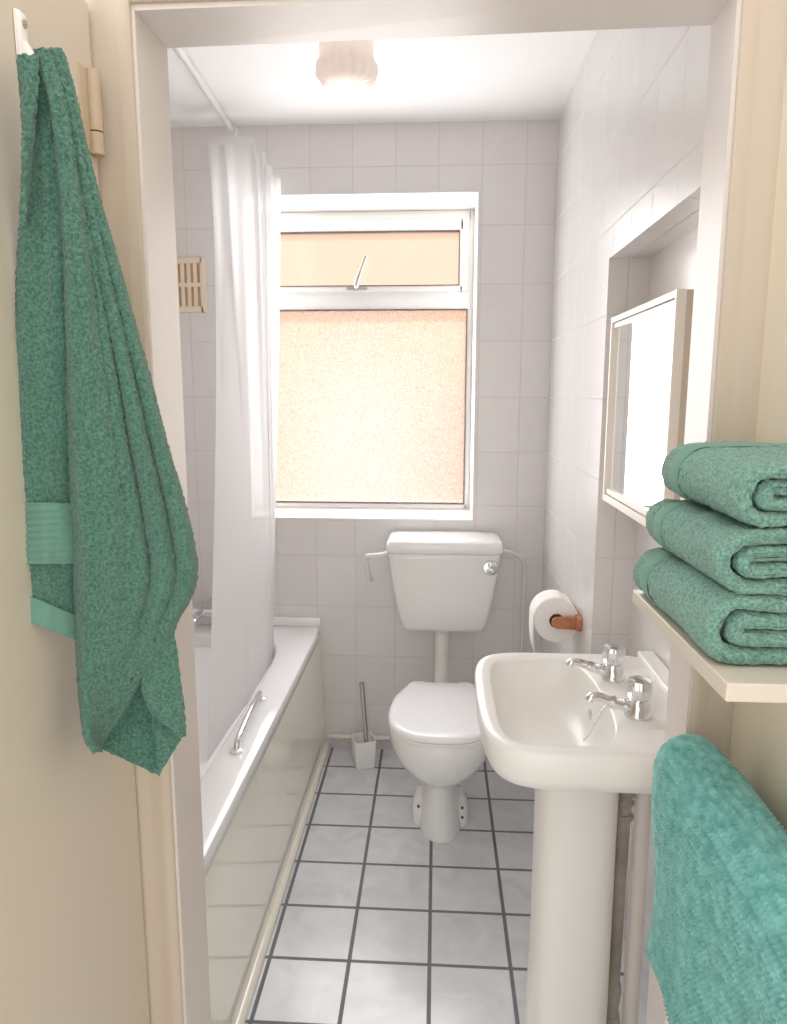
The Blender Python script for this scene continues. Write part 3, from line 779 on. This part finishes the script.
# ------------------------------------------------------------------ door leaf on the left with hinge, hook and hanging towel
LX = -.331
b = B(); box(b, LX-.036, LX, -2.50, YH-.020, .006, 1.83, .002)
door = struct(link('door_1', b, M_door))
b = B()
hz0, hz1 = 1.660, 1.752
box(b, LX-.002, LX+.0025, YH-.060, YH-.024, hz0, hz1, .001)
tube(b, [(LX+.006, YH-.034, hz0), (LX+.006, YH-.034, (hz0+hz1)/2-.022)], .0085, 14); tube(b, [(LX+.006, YH-.034, (hz0+hz1)/2-.020), (LX+.006, YH-.034, hz1)], .0085, 14)
link('hinge', b, M_hinge, door, 40)

# placing the hook and towel
rr_ = ray(21, 36); hk = CAM + rr_*((LX + .003 - CAM.x)/rr_.x)
hook = thing('towel_hook', 'small white hook plate on the cream door above the green towel', 'hook', (LX, hk.y, hk.z))
b = B(); box(b, LX-.001, LX+.006, hk.y-.009, hk.y+.009, hk.z-.024, hk.z+.022, .005, 3); link('plate', b, M_white, hook, 40)
b = B(); tube(b, smoothpath([(LX+.003, hk.y, hk.z-.008), (LX+.012, hk.y+.003, hk.z-.024), (LX+.024, hk.y+.006, hk.z-.028), (LX+.034, hk.y+.008, hk.z-.022)]), [.0055]*12+[.005]*7, 12); link('prong', b, M_white, hook, 50)
b = B(); lathe(b, [(.004, .006), (.004, .0075), (.002, .008)], (LX, hk.y, hk.z+.010), 'X', 12); link('screw', b, M_steel, hook, 50)

tw = thing('hanging_towel', 'large green terry towel hanging from the hook on the cream door', 'towel', at(60, 60, .70))
# the towel hangs as a cone of folds: outlines in picture space, each at its own real distance
gl = [(50, 37), (66, 41), (110, 53), (232, 64), (332, 67), (453, 71), (552, 75), (620, 78), (692, 82), (739, 88), (752, 97)]
gr = [(50, 57), (58, 61), (90, 70), (150, 84), (215, 101), (270, 117), (330, 134), (386, 149.5), (449, 166), (506, 183), (545, 192), (568, 195.5), (590, 192), (619, 177), (640, 168), (652, 160), (683, 138), (709, 124), (739, 103), (752, 99)]
def main_drape(u, v):
    y = 50 + 702*v
    xl, xr = sinterp(gl, y), sinterp(gr, y)
    # bulge outwards at left so that it overlaps the rear panel
    x = xl + (xr-xl)*u
    full = min(1, max(.0, (y-50)/330))
    d = .690 + .055*u*min(1, .25+full)
    # folds that fan out from the hook
    g = lambda c, w: math.exp(-((u-c)/w)**2)
    fold = .011*g(.62-.10*(1-full), .045) + .008*g(.84, .04) - .007*g(.30, .10) - .006*g(.73, .05) - .005*g(.93, .05) + .006*g(.46, .04)*min(1, max(0, 1-(y-300)/300))
    d += fold*(.35+.65*full)*(1 if y < 560 else max(0.15, 1-(y-560)/120))
    d += .028*(max(0, .12-u)/.12)**2 + .016*(max(0, u-.93)/.07)**2     # edges roll away
    d += .004*noise.noise(Vector((u*5, v*9, 1.3)))
    return at(x, y, d)
b = B(); grid(b, main_drape, 150, 420)
o = link('front_drape', b, M_towel, tw, 180); fuzz(o, .0040, .0036, .007)
rl = [(57, 21), (66, 20), (130, 25), (213, 23), (260, 20), (340, 18), (495, 17.5), (515, 22), (560, 21), (585, 18), (640, 20)]
rr = [(57, 40), (66, 46), (110, 58), (232, 74), (332, 80), (453, 84), (552, 88), (640, 92)]
def rear_drape(u, v, off=0.0):
    y = 57 + (555 + 30*u)*v
    x = sinterp(rl, y) + (sinterp(rr, y)-sinterp(rl, y))*u
    d = .690 + .036*u + .006*math.sin(u*5+v*3) + .010*(max(0, .15-u)/.15)**2 + .004*noise.noise(Vector((u*4, v*10, 7)))
    return at(x, y, d-off)
b = B(); grid(b, rear_drape, 56, 330)
o = link('rear_drape', b, M_towel, tw, 180); fuzz(o, .0040, .0036, .007)
# sliver of the back layer at the very top left
def sliver(u, v):
    y = 56 + 170*v; x = interp([(56, 20), (130, 24), (226, 22)], y) + (interp([(56, 38), (66, 38), (130, 32), (213, 25), (226, 24)], y) - interp([(56, 20), (130, 24), (226, 22)], y))*u
    return at(x, y, .676 + .012*u)
b = B(); grid(b, sliver, 20, 90)
o = link('edge_fold', b, M_towel, tw, 180); fuzz(o, .004, .0050, .005)
# woven band and hem of the rear panel
def band(u, v):
    yb_ = (505 + 60*v - 57)/(555+30*u); p = rear_drape(u*.97+.0, yb_, .0085)
    return p + Vector((0, .0012*math.sin(v*2*PI*9), 0))
b = B(); grid(b, band, 40, 110); o = link('border_band', b, M_band, tw, 180); s_ = o.modifiers.new('t', 'SOLIDIFY'); s_.thickness = .002
def hem(u, v): return rear_drape(u*.97, .965 + .045*v, .0070)
b = B(); grid(b, hem, 40, 12); o = link('hem', b, M_band, tw, 180); s_ = o.modifiers.new('t', 'SOLIDIFY'); s_.thickness = .003
# turned-up corner at the bottom: an inner dark-side leaf and the right flap
def corner(u, v):
    yl = [(640, 130), (683, 134), (709, 118), (739, 96), (748, 95)]
    a = at(95 + 65*u, 746 + 30*u, .748 + .02*u)                      # bottom hem line
    t = at(128 + 24*u, 668 - 14*u, .785 + .008*u)
    p = t + (a-t)*v
    return p + Vector((0, .012*math.sin(PI*v)*(1-u*.5), 0))
b = B(); grid(b, corner, 60, 70); o = link('turned_corner', b, M_towel, tw, 180); fuzz(o, .004, .005, .006)
def flap(u, v):
    left = smoothpath([(150, 640, 0), (143, 683, 0), (150, 709, 0), (168, 724, 0), (183, 736, 0)], 8)
    right = smoothpath([(172, 630, 0), (177, 655, 0), (180, 680, 0), (183, 712, 0), (184, 737, 0)], 8)
    i = round(v*(len(left)-1)); x = left[i].x + (right[i].x-left[i].x)*u; y = left[i].y + (right[i].y-left[i].y)*u
    return at(x, y, .742 + .010*u - .006*math.sin(PI*u) + .010*v)
b = B(); grid(b, flap, 36, 32); o = link('right_flap', b, M_towel, tw, 180); fuzz(o, .004, .005, .006)
def under(u, v):
    a = at(160 + 24*u, 775 - 40*u, .757 + .006*u); t = at(150 + 31*u, 690 + 10*u, .768)
    return t + (a-t)*v
b = B(); grid(b, under, 30, 40); o = link('lower_leaf', b, M_towel, tw, 180); fuzz(o, .004, .005, .005)
